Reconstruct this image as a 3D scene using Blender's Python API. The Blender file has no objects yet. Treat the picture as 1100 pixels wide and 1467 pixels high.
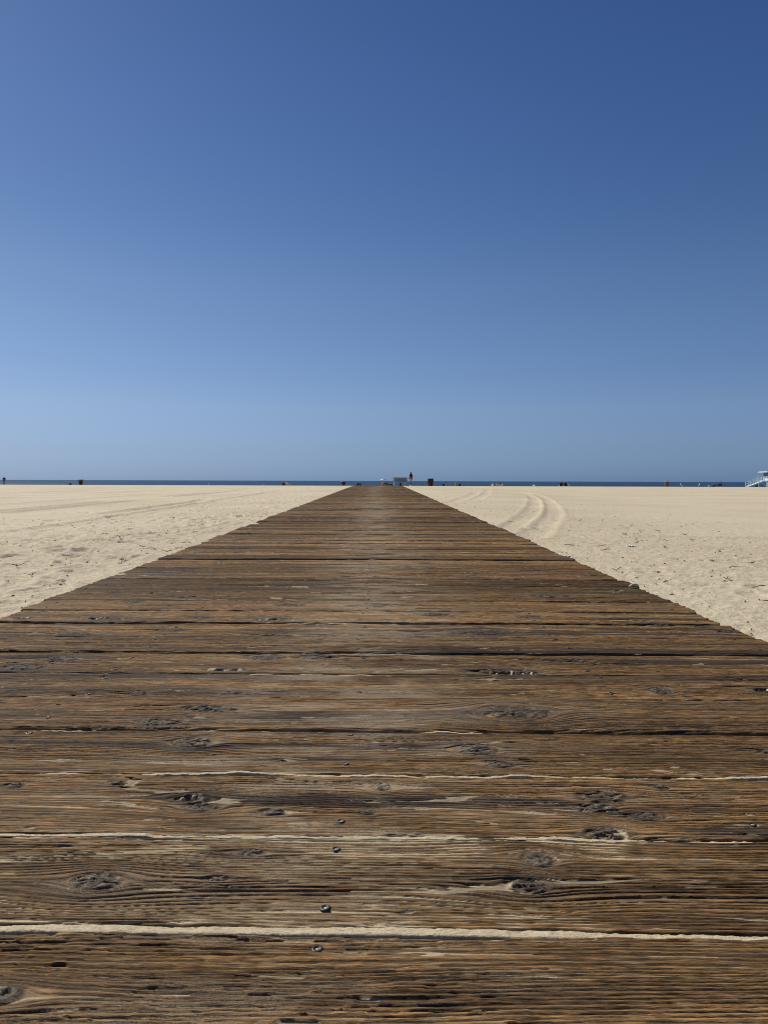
import bpy, math, random
import numpy as np
from mathutils import Matrix, Vector
random.seed(7)
C = bpy.context.scene.collection
SC = bpy.context.scene
R = math.radians
H = 0.452                      # camera height above the near deck
SLOPE = 0.0066                 # the deck climbs very gently towards its crest
DX = -0.07                     # centre line of the deck

# ------------------------------------------------------------------ noise
def h2(ix, iy, seed):
    n = (ix.astype(np.int64) * 374761393 + iy.astype(np.int64) * 668265263 + seed * 2147483647 + 12345) & 0xFFFFFFFF
    n = ((n ^ (n >> 13)) * 1274126177) & 0xFFFFFFFF
    n = ((n ^ (n >> 15)) * 2246822519) & 0xFFFFFFFF
    n = n ^ (n >> 16)
    return (n & 0xFFFFFF).astype(np.float32) / 16777215.0

def vn(x, y, seed=0):
    x, y = np.broadcast_arrays(np.asarray(x, np.float32), np.asarray(y, np.float32))
    xf = np.floor(x); yf = np.floor(y)
    fx = x - xf; fy = y - yf
    fx = fx * fx * (3 - 2 * fx); fy = fy * fy * (3 - 2 * fy)
    ix = xf.astype(np.int32); iy = yf.astype(np.int32)
    a = h2(ix, iy, seed); b = h2(ix + 1, iy, seed); c = h2(ix, iy + 1, seed); d = h2(ix + 1, iy + 1, seed)
    return ((a + (b - a) * fx) * (1 - fy) + (c + (d - c) * fx) * fy) * 2 - 1

def fbm(x, y, seed, n=4, g=0.5):
    t = 0; a = 1.0; s = 0
    for k in range(n):
        t = t + a * vn(x * 2.03 ** k + 17.3 * k, y * 2.03 ** k - 9.1 * k, seed + k); s += a; a *= g
    return t / s

def sm(a, b, x):
    t = np.clip((x - a) / (b - a), 0, 1); return t * t * (3 - 2 * t)

# ------------------------------------------------------------------ materials
def mat(name):
    m = bpy.data.materials.new(name); m.use_nodes = True
    nt = m.node_tree
    return m, nt, nt.nodes['Principled BSDF']

def N(nt, typ, **kw):
    n = nt.nodes.new(typ)
    for k, v in kw.items():
        if k in n.inputs.keys(): n.inputs[k].default_value = v
        else: setattr(n, k, v)
    return n

def L(nt, a, b): nt.links.new(a, b)

def mixc(nt, fac, a, b, mode='MIX'):
    n = nt.nodes.new('ShaderNodeMix'); n.data_type = 'RGBA'; n.blend_type = mode
    for v, i in ((fac, 0), (a, 6), (b, 7)):
        if hasattr(v, 'links'): L(nt, v, n.inputs[i])
        elif isinstance(v, (int, float)): n.inputs[i].default_value = v
        else: n.inputs[i].default_value = (*v, 1)
    return n.outputs[2]

def math_(nt, op, a, b=None, c=None):
    n = nt.nodes.new('ShaderNodeMath'); n.operation = op
    for v, i in ((a, 0), (b, 1), (c, 2)):
        if v is None: continue
        if hasattr(v, 'links'): L(nt, v, n.inputs[i])
        else: n.inputs[i].default_value = v
    return n.outputs[0]

def ramp(nt, fac, stops):
    n = nt.nodes.new('ShaderNodeValToRGB'); e = n.color_ramp.elements
    while len(e) < len(stops): e.new(0.5)
    for el, (p, c) in zip(e, stops):
        el.position = p; el.color = (*c, 1) if not isinstance(c, (int, float)) else (c, c, c, 1)
    L(nt, fac, n.inputs[0]); return n.outputs[0]

def rng(nt, v, a, b, c=0.0, d=1.0):
    n = nt.nodes.new('ShaderNodeMapRange'); L(nt, v, n.inputs[0])
    for i, q in enumerate((a, b, c, d)): n.inputs[i + 1].default_value = q
    return n.outputs[0]

def noise(nt, vec, scale, detail=2, rough=0.5, dims='3D'):
    n = nt.nodes.new('ShaderNodeTexNoise'); n.noise_dimensions = dims
    n.inputs['Scale'].default_value = scale; n.inputs['Detail'].default_value = detail; n.inputs['Roughness'].default_value = rough
    if vec is not None: L(nt, vec, n.inputs['Vector'])
    return n.outputs['Fac']

def vscale(nt, vec, s):
    n = nt.nodes.new('ShaderNodeVectorMath'); n.operation = 'MULTIPLY'
    L(nt, vec, n.inputs[0]); n.inputs[1].default_value = s
    return n.outputs[0]

SAND_A = (0.53, 0.455, 0.315); SAND_B = (0.46, 0.387, 0.260)

def sand_colour(nt, pos):
    big = noise(nt, pos, 0.35, 3, 0.55)
    mid = noise(nt, pos, 7.0, 4, 0.6)
    fine = noise(nt, pos, 420.0, 2, 0.7)
    c = mixc(nt, rng(nt, big, 0.38, 0.62), SAND_B, SAND_A)
    c = mixc(nt, rng(nt, mid, 0.40, 0.75, 0.0, 0.35), c, (0.56, 0.485, 0.355))
    c = mixc(nt, rng(nt, fine, 0.30, 0.52, 0.5, 0.0), c, (0.16, 0.115, 0.07))
    c = mixc(nt, rng(nt, fine, 0.58, 0.75, 0.0, 0.5), c, (0.62, 0.55, 0.43))
    return c, fine, mid

def make_sand(nm='beach_sand', b_=1.0, k_=1.0):
    m, nt, p = mat(nm)
    g = N(nt, 'ShaderNodeNewGeometry')
    c, fine, mid = sand_colour(nt, g.outputs['Position'])
    mt = noise(nt, g.outputs['Position'], 55.0, 4, 0.7)
    c = mixc(nt, 1.0, c, ramp(nt, mt, [(0.32, 0.80), (0.5, 1.0), (0.68, 1.12)]), 'MULTIPLY')
    sp = noise(nt, g.outputs['Position'], 38.0, 2, 0.6)      # scattered dark grit
    c = mixc(nt, rng(nt, sp, 0.74, 0.79, 0.0, 0.5), c, (0.16, 0.12, 0.08))
    if k_ != 1: c = mixc(nt, 1.0, c, (k_, k_ * .985, k_ * .95), 'MULTIPLY')
    L(nt, c, p.inputs['Base Color']); p.inputs['Roughness'].default_value = 0.9
    p.inputs['Specular IOR Level'].default_value = 0.2
    b1 = N(nt, 'ShaderNodeBump', Strength=0.6, Distance=0.010 * b_); L(nt, mid, b1.inputs['Height'])
    m3 = noise(nt, g.outputs['Position'], 22.0, 6, 0.72)
    b2 = N(nt, 'ShaderNodeBump', Strength=1.0, Distance=0.016 * b_); L(nt, m3, b2.inputs['Height']); L(nt, b1.outputs[0], b2.inputs['Normal'])
    b3 = N(nt, 'ShaderNodeBump', Strength=0.7, Distance=0.0012); L(nt, fine, b3.inputs['Height']); L(nt, b2.outputs[0], b3.inputs['Normal'])
    L(nt, b3.outputs[0], p.inputs['Normal'])
    return m

def make_wood():
    m, nt, p = mat('weathered_plank_wood')
    wc = N(nt, 'ShaderNodeAttribute', attribute_name='wc').outputs['Vector']     # along the plank, across the warped grain, plank seed
    wm = N(nt, 'ShaderNodeAttribute', attribute_name='wm').outputs['Vector']     # sand, knot, dark stain
    wk = N(nt, 'ShaderNodeAttribute', attribute_name='wk').outputs['Vector']     # groove depth, dust, plank tone
    s1 = N(nt, 'ShaderNodeSeparateXYZ'); L(nt, wm, s1.inputs[0])
    s2 = N(nt, 'ShaderNodeSeparateXYZ'); L(nt, wk, s2.inputs[0])
    sand, knot, stain = s1.outputs; groove, dust, tone = s2.outputs
    nA = noise(nt, vscale(nt, wc, (1.6, 30, 1)), 1.0, 3, 0.55)
    nB = noise(nt, vscale(nt, wc, (3.0, 130, 1)), 1.0, 4, 0.6)
    nC = noise(nt, vscale(nt, wc, (38.0, 560, 1)), 1.0, 4, 0.68)
    nD = noise(nt, vscale(nt, wc, (130.0, 1900, 1)), 1.0, 2, 0.6)
    base = ramp(nt, nA, [(0.28, (0.078, 0.048, 0.024)), (0.42, (0.106, 0.064, 0.030)), (0.56, (0.135, 0.082, 0.038)), (0.72, (0.182, 0.112, 0.053))])
    tn = mixc(nt, rng(nt, tone, 0.0, 1.0), (0.58, 0.56, 0.54), (1.60, 1.54, 1.42))
    base = mixc(nt, 1.0, base, tn, 'MULTIPLY')
    st = ramp(nt, nB, [(0.32, 0.68), (0.5, 1.0), (0.70, 1.30)])
    base = mixc(nt, 1.0, base, st, 'MULTIPLY')
    f = ramp(nt, nC, [(0.33, 0.27), (0.5, 1.0), (0.66, 2.0)])
    base = mixc(nt, 1.0, base, f, 'MULTIPLY')
    # short weather checks and pale bruised fibres
    ck = noise(nt, vscale(nt, wc, (11.0, 105, 3.7)), 1.0, 5, 0.68)
    base = mixc(nt, rng(nt, ck, 0.56, 0.66, 0.0, 0.80), base, (0.022, 0.016, 0.011))
    base = mixc(nt, rng(nt, ck, 0.40, 0.31, 0.0, 0.55), base, (0.27, 0.19, 0.10))
    pt = noise(nt, vscale(nt, wc, (2.2, 14, 5.1)), 1.0, 3, 0.6)
    base = mixc(nt, 1.0, base, ramp(nt, pt, [(0.34, 0.82), (0.5, 1.0), (0.66, 1.16)]), 'MULTIPLY')
    # charcoal stain, weathered grey
    base = mixc(nt, math_(nt, 'MULTIPLY', stain, 0.80), base, (0.032, 0.029, 0.028))
    grey = rng(nt, noise(nt, vscale(nt, wc, (4.0, 60, 1)), 1.7, 3, 0.6), 0.56, 0.72, 0.0, 0.28)
    base = mixc(nt, grey, base, (0.120, 0.090, 0.058))
    kc = mixc(nt, rng(nt, nD, 0.42, 0.66), (0.046, 0.041, 0.036), (0.185, 0.165, 0.140))
    base = mixc(nt, math_(nt, 'MULTIPLY', knot, 0.88), base, kc)
    base = mixc(nt, rng(nt, groove, 0.10, 0.85, 0.0, 0.86), base, (0.024, 0.016, 0.010))   # darker in grooves, with depth, in cracks and knot rings
    # grit packed into the pores
    gr = math_(nt, 'MULTIPLY', rng(nt, groove, 0.25, 0.95, 0.0, 0.8), rng(nt, nD, 0.44, 0.60))
    base = mixc(nt, math_(nt, 'MULTIPLY', gr, 0.22), base, (0.27, 0.21, 0.135))
    # loose dusting of pale grains
    g = N(nt, 'ShaderNodeNewGeometry')
    spk = noise(nt, g.outputs['Position'], 900.0, 2, 0.6)
    du = math_(nt, 'MULTIPLY', rng(nt, spk, 0.43, 0.60), dust)
    base = mixc(nt, math_(nt, 'MULTIPLY', du, 0.72), base, (0.44, 0.36, 0.25))
    sc_, fine, mid = sand_colour(nt, g.outputs['Position'])
    sc_ = mixc(nt, 1.0, sc_, (0.90, 0.88, 0.84), 'MULTIPLY')
    base = mixc(nt, sand, base, sc_)
    L(nt, base, p.inputs['Base Color'])
    ro = mixc(nt, sand, rng(nt, nC, 0.3, 0.7, 0.55, 0.75), (0.92, 0.92, 0.92))
    L(nt, ro, p.inputs['Roughness'])
    L(nt, rng(nt, sand, 0, 1, 0.04, 0.06), p.inputs['Specular IOR Level'])
    hh = math_(nt, 'ADD', math_(nt, 'MULTIPLY', nC, 0.7), math_(nt, 'MULTIPLY', nD, 0.35))
    b1 = N(nt, 'ShaderNodeBump', Strength=0.9, Distance=0.0018); L(nt, hh, b1.inputs['Height'])
    b2 = N(nt, 'ShaderNodeBump', Strength=0.6, Distance=0.0010); L(nt, math_(nt, 'MULTIPLY', fine, sand), b2.inputs['Height']); L(nt, b1.outputs[0], b2.inputs['Normal'])
    L(nt, b2.outputs[0], p.inputs['Normal'])
    return m

def plain(name, col, rough=0.6, metal=0.0, var=0.25, scale=8.0, bump=0.0):
    m, nt, p = mat(name)
    tc = N(nt, 'ShaderNodeTexCoord')
    n = noise(nt, tc.outputs['Object'], scale, 4, 0.6)
    c = mixc(nt, rng(nt, n, 0.3, 0.7), tuple(v * (1 - var) for v in col), tuple(min(1, v * (1 + var)) for v in col))
    L(nt, c, p.inputs['Base Color']); p.inputs['Roughness'].default_value = rough; p.inputs['Metallic'].default_value = metal
    if bump:
        b = N(nt, 'ShaderNodeBump', Strength=0.6, Distance=bump); L(nt, n, b.inputs['Height']); L(nt, b.outputs[0], p.inputs['Normal'])
    return m

M = {}
M['sand'] = make_sand(); M['fine_sand'] = make_sand('sifted_sand', 0.10, 0.88); M['wood'] = make_wood()
M['steel'] = plain('screw_steel', (0.016, 0.014, 0.016), 0.45, 0.3, 0.4, 300)
M['white_concrete'] = plain('painted_white_concrete', (0.46, 0.47, 0.47), 0.7, 0, 0.12, 12)
M['blue_grey'] = plain('faded_blue_grey_board', (0.11, 0.145, 0.17), 0.6, 0, 0.2, 6)
M['blue_white'] = plain('pale_blue_paint', (0.46, 0.59, 0.65), 0.5, 0, 0.08, 5)
M['blue_wall'] = plain('blue_grey_wall_paint', (0.30, 0.42, 0.50), 0.5, 0, 0.08, 5)
M['dark_glass'] = plain('dark_shutter', (0.05, 0.07, 0.08), 0.35, 0, 0.2, 3)
M['barrel'] = plain('rusty_brown_barrel', (0.13, 0.098, 0.062), 0.7, 0.0, 0.4, 5)
M['barrel_dark'] = plain('dark_brown_barrel', (0.036, 0.026, 0.019), 0.7, 0.0, 0.4, 5)
M['rim'] = plain('olive_barrel_rim', (0.22, 0.18, 0.10), 0.6, 0.0, 0.3, 9)
M['bag'] = plain('black_bin_liner', (0.012, 0.011, 0.011), 0.6, 0.0, 0.3, 14, 0.02)
M['skin'] = plain('skin', (0.40, 0.24, 0.17), 0.55, 0, 0.1, 20)
M['skin_dark'] = plain('dark_skin', (0.16, 0.09, 0.06), 0.55, 0, 0.1, 20)
M['black'] = plain('black_cloth', (0.012, 0.012, 0.015), 0.85, 0, 0.2, 20)
M['navy'] = plain('navy_cloth', (0.02, 0.026, 0.05), 0.85, 0, 0.2, 20)
M['white'] = plain('white_cloth', (0.75, 0.74, 0.72), 0.8, 0, 0.08, 20)
M['red'] = plain('dark_red_cloth', (0.22, 0.035, 0.025), 0.8, 0, 0.2, 20)
M['maroon'] = plain('maroon_cloth', (0.075, 0.016, 0.014), 0.8, 0, 0.2, 20)
M['yellow'] = plain('mustard_cloth', (0.42, 0.26, 0.06), 0.8, 0, 0.15, 20)
M['tan'] = plain('tan_cloth', (0.40, 0.31, 0.22), 0.8, 0, 0.15, 20)
M['pink'] = plain('pale_pink_cloth', (0.66, 0.48, 0.45), 0.8, 0, 0.12, 20)
M['slate'] = plain('slate_blue_cloth', (0.10, 0.16, 0.22), 0.8, 0, 0.15, 20)
M['grey'] = plain('grey_cloth', (0.22, 0.24, 0.27), 0.8, 0, 0.15, 20)
M['hair'] = plain('dark_hair', (0.014, 0.011, 0.009), 0.55, 0, 0.3, 60)
M['fair_hair'] = plain('light_brown_hair', (0.16, 0.10, 0.05), 0.55, 0, 0.3, 60)
M['umbrella'] = plain('pale_blue_canopy', (0.40, 0.50, 0.78), 0.7, 0, 0.08, 6)
M['metal'] = plain('grey_metal', (0.35, 0.36, 0.37), 0.4, 0.8, 0.15, 10)
M['twig'] = plain('dry_twig', (0.070, 0.050, 0.034), 0.85, 0, 0.4, 60)
M['litter'] = plain('white_paper', (0.85, 0.85, 0.86), 0.6, 0, 0.05, 40)
M['chip'] = plain('bleached_wood_chip', (0.46, 0.40, 0.32), 0.8, 0, 0.2, 90)
M['feather'] = plain('gull_feathers', (0.72, 0.71, 0.70), 0.7, 0, 0.1, 30)
M['feather_grey'] = plain('gull_wing_grey', (0.22, 0.23, 0.25), 0.7, 0, 0.15, 30)
M['beak'] = plain('gull_beak', (0.55, 0.32, 0.05), 0.5, 0, 0.1, 30)

# ------------------------------------------------------------------ object helpers
def props(o, label=None, cat=None, group=None, kind=None):
    for k, v in (('label', label), ('category', cat), ('group', group), ('kind', kind)):
        if v: o[k] = v
    return o

def thing(name, label, cat, loc=(0, 0, 0), rz=0.0, group=None):
    o = bpy.data.objects.new(name, None); C.objects.link(o)
    o.empty_display_size = 0.2
    o.location = loc; o.rotation_euler = (0, 0, rz)
    return props(o, label, cat, group)

def link(name, me, parent=None, loc=(0, 0, 0), rz=0.0):
    o = bpy.data.objects.new(name, me); C.objects.link(o)
    o.location = loc; o.rotation_euler = (0, 0, rz)
    if parent: o.parent = parent
    return o

def grid_mesh(name, X, Y, Z, m, smooth=True, close_u=False):
    """X,Y,Z of shape (nv, nu): one quad sheet."""
    nv, nu = X.shape
    me = bpy.data.meshes.new(name)
    co = np.empty((nv * nu, 3), np.float32)
    co[:, 0] = X.ravel(); co[:, 1] = Y.ravel(); co[:, 2] = Z.ravel()
    idx = np.arange(nv * nu, dtype=np.int32).reshape(nv, nu)
    if close_u: idx = np.concatenate([idx, idx[:, :1]], 1)
    q = np.stack([idx[:-1, :-1], idx[:-1, 1:], idx[1:, 1:], idx[1:, :-1]], -1).reshape(-1, 4)
    me.vertices.add(len(co)); me.vertices.foreach_set('co', co.ravel())
    me.loops.add(q.size); me.loops.foreach_set('vertex_index', q.ravel())
    me.polygons.add(len(q))
    me.polygons.foreach_set('loop_start', np.arange(0, q.size, 4, dtype=np.int32))
    me.polygons.foreach_set('loop_total', np.full(len(q), 4, np.int32))
    if smooth: me.polygons.foreach_set('use_smooth', np.ones(len(q), bool))
    me.update(calc_edges=True)
    me.materials.append(m)
    return me

def vec_attr(me, name, a, b, c):
    at = me.attributes.new(name, 'FLOAT_VECTOR', 'POINT')
    v = np.empty((a.size, 3), np.float32); v[:, 0] = a.ravel(); v[:, 1] = b.ravel(); v[:, 2] = c.ravel()
    at.data.foreach_set('vector', v.ravel())

class MB:
    """Collects boxes, bars, lathes and tubes into one mesh."""
    def __init__(s): s.v = []; s.f = []; s.mi = []; s.sm = []
    def add(s, vs, fs, mi=0, smooth=False):
        b = len(s.v); s.v += [tuple(v) for v in vs]
        for f in fs: s.f.append([b + i for i in f]); s.mi.append(mi); s.sm.append(smooth)
    def box(s, c, d, rot=None, mi=0, bev=0.0):
        x, y, z = (k / 2 for k in d); b = min(bev, x * .9, y * .9, z * .9)
        if b <= 0:
            vs = [Vector((i * x, j * y, k * z)) for k in (-1, 1) for j in (-1, 1) for i in (-1, 1)]
            fs = [(0, 2, 3, 1), (4, 5, 7, 6), (0, 1, 5, 4), (2, 6, 7, 3), (0, 4, 6, 2), (1, 3, 7, 5)]
        else:
            import bmesh
            bm = bmesh.new(); bmesh.ops.create_cube(bm, size=1)
            for v in bm.verts: v.co = Vector((v.co.x * 2 * x, v.co.y * 2 * y, v.co.z * 2 * z))
            bmesh.ops.bevel(bm, geom=bm.edges[:], offset=b, segments=2, affect='EDGES', profile=0.5)
            bm.verts.ensure_lookup_table(); bm.verts.index_update()
            vs = [v.co.copy() for v in bm.verts]; fs = [[v.index for v in f.verts] for f in bm.faces]; bm.free()
        if rot is not None: vs = [rot @ v for v in vs]
        s.add([v + Vector(c) for v in vs], fs, mi)
    def bar(s, a, b, w, h, mi=0, bev=0.0):
        a = Vector(a); b = Vector(b); d = b - a
        q = d.to_track_quat('Y', 'Z').to_matrix()
        s.box((a + b) / 2, (w, d.length, h), q, mi, bev)
    def tube(s, pts, radii, n=8, mi=0):
        pts = [Vector(p) for p in pts]
        if isinstance(radii, (int, float)): radii = [radii] * len(pts)
        vs = []
        for i, p in enumerate(pts):
            d = (pts[min(i + 1, len(pts) - 1)] - pts[max(i - 1, 0)]).normalized()
            q = d.to_track_quat('Z', 'Y').to_matrix()
            for k in range(n):
                t = 2 * math.pi * k / n
                vs.append(p + q @ Vector((math.cos(t) * radii[i], math.sin(t) * radii[i], 0)))
        fs = [(i * n + k, i * n + (k + 1) % n, (i + 1) * n + (k + 1) % n, (i + 1) * n + k) for i in range(len(pts) - 1) for k in range(n)]
        fs += [tuple(range(n - 1, -1, -1)), tuple(range((len(pts) - 1) * n, len(pts) * n))]
        s.add(vs, fs, mi, True)
    def lathe(s, prof, n=24, c=(0, 0, 0), mi=0, jit=0.0, seed=0):
        rr = random.Random(seed); vs = []
        ph = [rr.uniform(-1, 1) for _ in range(n)]
        for (r, z) in prof:
            for k in range(n):
                t = 2 * math.pi * k / n; q = r * (1 + jit * ph[k])
                vs.append((c[0] + q * math.cos(t), c[1] + q * math.sin(t), c[2] + z + jit * 0.5 * r * ph[(k * 3) % n]))
        fs = [(i * n + k, i * n + (k + 1) % n, (i + 1) * n + (k + 1) % n, (i + 1) * n + k) for i in range(len(prof) - 1) for k in range(n)]
        fs += [tuple(range(n - 1, -1, -1)), tuple(range((len(prof) - 1) * n, len(prof) * n))]
        s.add(vs, fs, mi, True)
    def build(s, name, mats, parent=None, loc=(0, 0, 0), rz=0.0):
        me = bpy.data.meshes.new(name); me.from_pydata(s.v, [], s.f); me.update()
        for m in (mats if isinstance(mats, (list, tuple)) else [mats]): me.materials.append(m)
        me.polygons.foreach_set('material_index', s.mi); me.polygons.foreach_set('use_smooth', s.sm)
        return link(name, me, parent, loc, rz)

# ------------------------------------------------------------------ levels
def zdeck(y):
    y = np.asarray(y, np.float64)
    a = SLOPE * np.minimum(y, 33.0)
    t = np.clip(y - 33.0, 0, 40)
    return a + SLOPE * t - 0.0028 * t ** 2 * (t < 6) - (t >= 6) * (0.0028 * 36 + (t - 6) * 0.027)

def zbase(x, y):
    """large-scale level of the beach"""
    y = np.asarray(y, np.float64); x = np.asarray(x, np.float64)
    pts_y = [-900, -30, 0, 3, 15, 30, 60, 95, 130, 160, 186, 210, 260, 330, 900]
    pts_z = [0.6, 0.05, -0.012, -0.012, -0.01, 0.005, -0.02, -0.175, -0.405, -0.605, -0.80, -1.35, -3.0, -6, -6]
    z = np.interp(y, pts_y, pts_z)
    dk = np.where(y < 60, np.maximum(zdeck(y), z), z) - 0.012
    ax = np.abs(x - DX) - 1.13
    w = np.exp(-(np.clip(ax, 0, None) / (1.2 + 0.12 * np.clip(y, 0, 60))) ** 2)
    return z + (dk - z) * w * sm(62, 42, y)

# ------------------------------------------------------------------ planks
W = 0.195
Y0 = 0.7265                    # first gap in the picture
#    x, y, half length, half width, kind (0 plain, 1 hole, 2 split at the edge)
KN = [(-0.313,0.811,0.024,0.017,0),(0.164,0.814,0.019,0.013,0),(0.189,0.869,0.016,0.013,0),(-0.154,0.879,0.015,0.006,0),(-0.179,0.823,0.010,0.005,0),
(-0.335,0.632,0.022,0.012,1),(-0.266,1.032,0.024,0.016,1),(-0.244,1.003,0.021,0.012,0),(0.317,1.047,0.034,0.015,0),(0.298,1.013,0.026,0.012,0),(0.355,0.985,0.022,0.010,0),(0.291,0.936,0.022,0.016,2),
(-0.141,0.991,0.015,0.009,0),(0.003,1.073,0.013,0.012,0),(0.410,1.083,0.012,0.007,0),(-0.388,1.080,0.010,0.007,0),(-0.535,1.072,0.013,0.009,0),(-0.016,0.989,0.009,0.006,0),
(-0.315,1.252,0.028,0.022,0),(0.161,1.224,0.029,0.018,0),(0.190,1.164,0.020,0.013,0),(-0.158,1.172,0.010,0.007,0),(0.644,1.225,0.012,0.010,0),
(0.258,1.415,0.062,0.034,0),(-0.398,1.349,0.036,0.016,0),(-0.324,1.424,0.043,0.016,0),(-0.502,1.537,0.018,0.013,0),(-0.299,1.550,0.030,0.012,0),
(0.304,1.735,0.060,0.022,2),(-0.284,1.857,0.042,0.026,0),(-0.164,1.868,0.042,0.022,0),(-0.836,1.751,0.040,0.022,0),(-0.791,1.825,0.040,0.020,0),(-0.365,1.741,0.045,0.013,2),
(0.292,2.176,0.075,0.036,0),(0.857,2.286,0.040,0.024,0),(-0.327,2.340,0.060,0.028,2),(-0.865,2.347,0.062,0.030,2),(-0.561,2.362,0.030,0.018,0),(-0.880,2.130,0.045,0.020,0),(-0.305,2.123,0.048,0.022,2),(0.177,2.430,0.044,0.026,0),(-0.866,2.836,0.018,0.020,1)]
#  per near plank: groove depth mm, spacing mm, sand, flake, tone, stain
LOOK = {0: (1.4, 2.4, 0.20, 1.0, 0.66, 0.06), 1: (2.2, 2.9, 0.50, 0.15, 0.40, 0.42), 2: (1.4, 3.0, 0.13, 0.1, 0.80, 0.25), 3: (1.5, 3.0, 0.09, 0.1, 0.62, 0.40),
        4: (1.5, 3.6, 0.08, 0.15, 0.78, 0.78), 5: (1.6, 3.0, 0.09, 0.2, 0.66, 0.72), 6: (1.6, 3.4, 0.10, 0.2, 0.68, 0.78), 7: (1.7, 3.4, 0.10, 0.3, 0.58, 0.5)}
GAPW = {0: 0.0105, 1: 0.0056, 2: 0.0044, 3: 0.0042, 4: 0.0045, 5: 0.005}

def plank_angle(n): return R(-1.15 + 0.55 * min(1, max(0, n) / 12.0))

def axis_u(n, half, yc):
    vis = 0.62 * (yc + 0.35) + 0.12
    if n <= 6: du, out = 0.0028, 0.008
    elif n <= 16: du, out = 0.005, 0.012
    elif n <= 40: du, out = 0.010, 0.02
    elif n <= 100: du, out = 0.022, 0.03
    else: du, out = 0.04, 0.05
    if n < -1: du, out, vis = 0.012, 0.02, 0.1
    u = [-half]
    while u[-1] < half:
        u.append(u[-1] + (du if abs(u[-1] + DX) < vis else out))
    u = np.array(u[:-1] + [half]); return u

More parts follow.
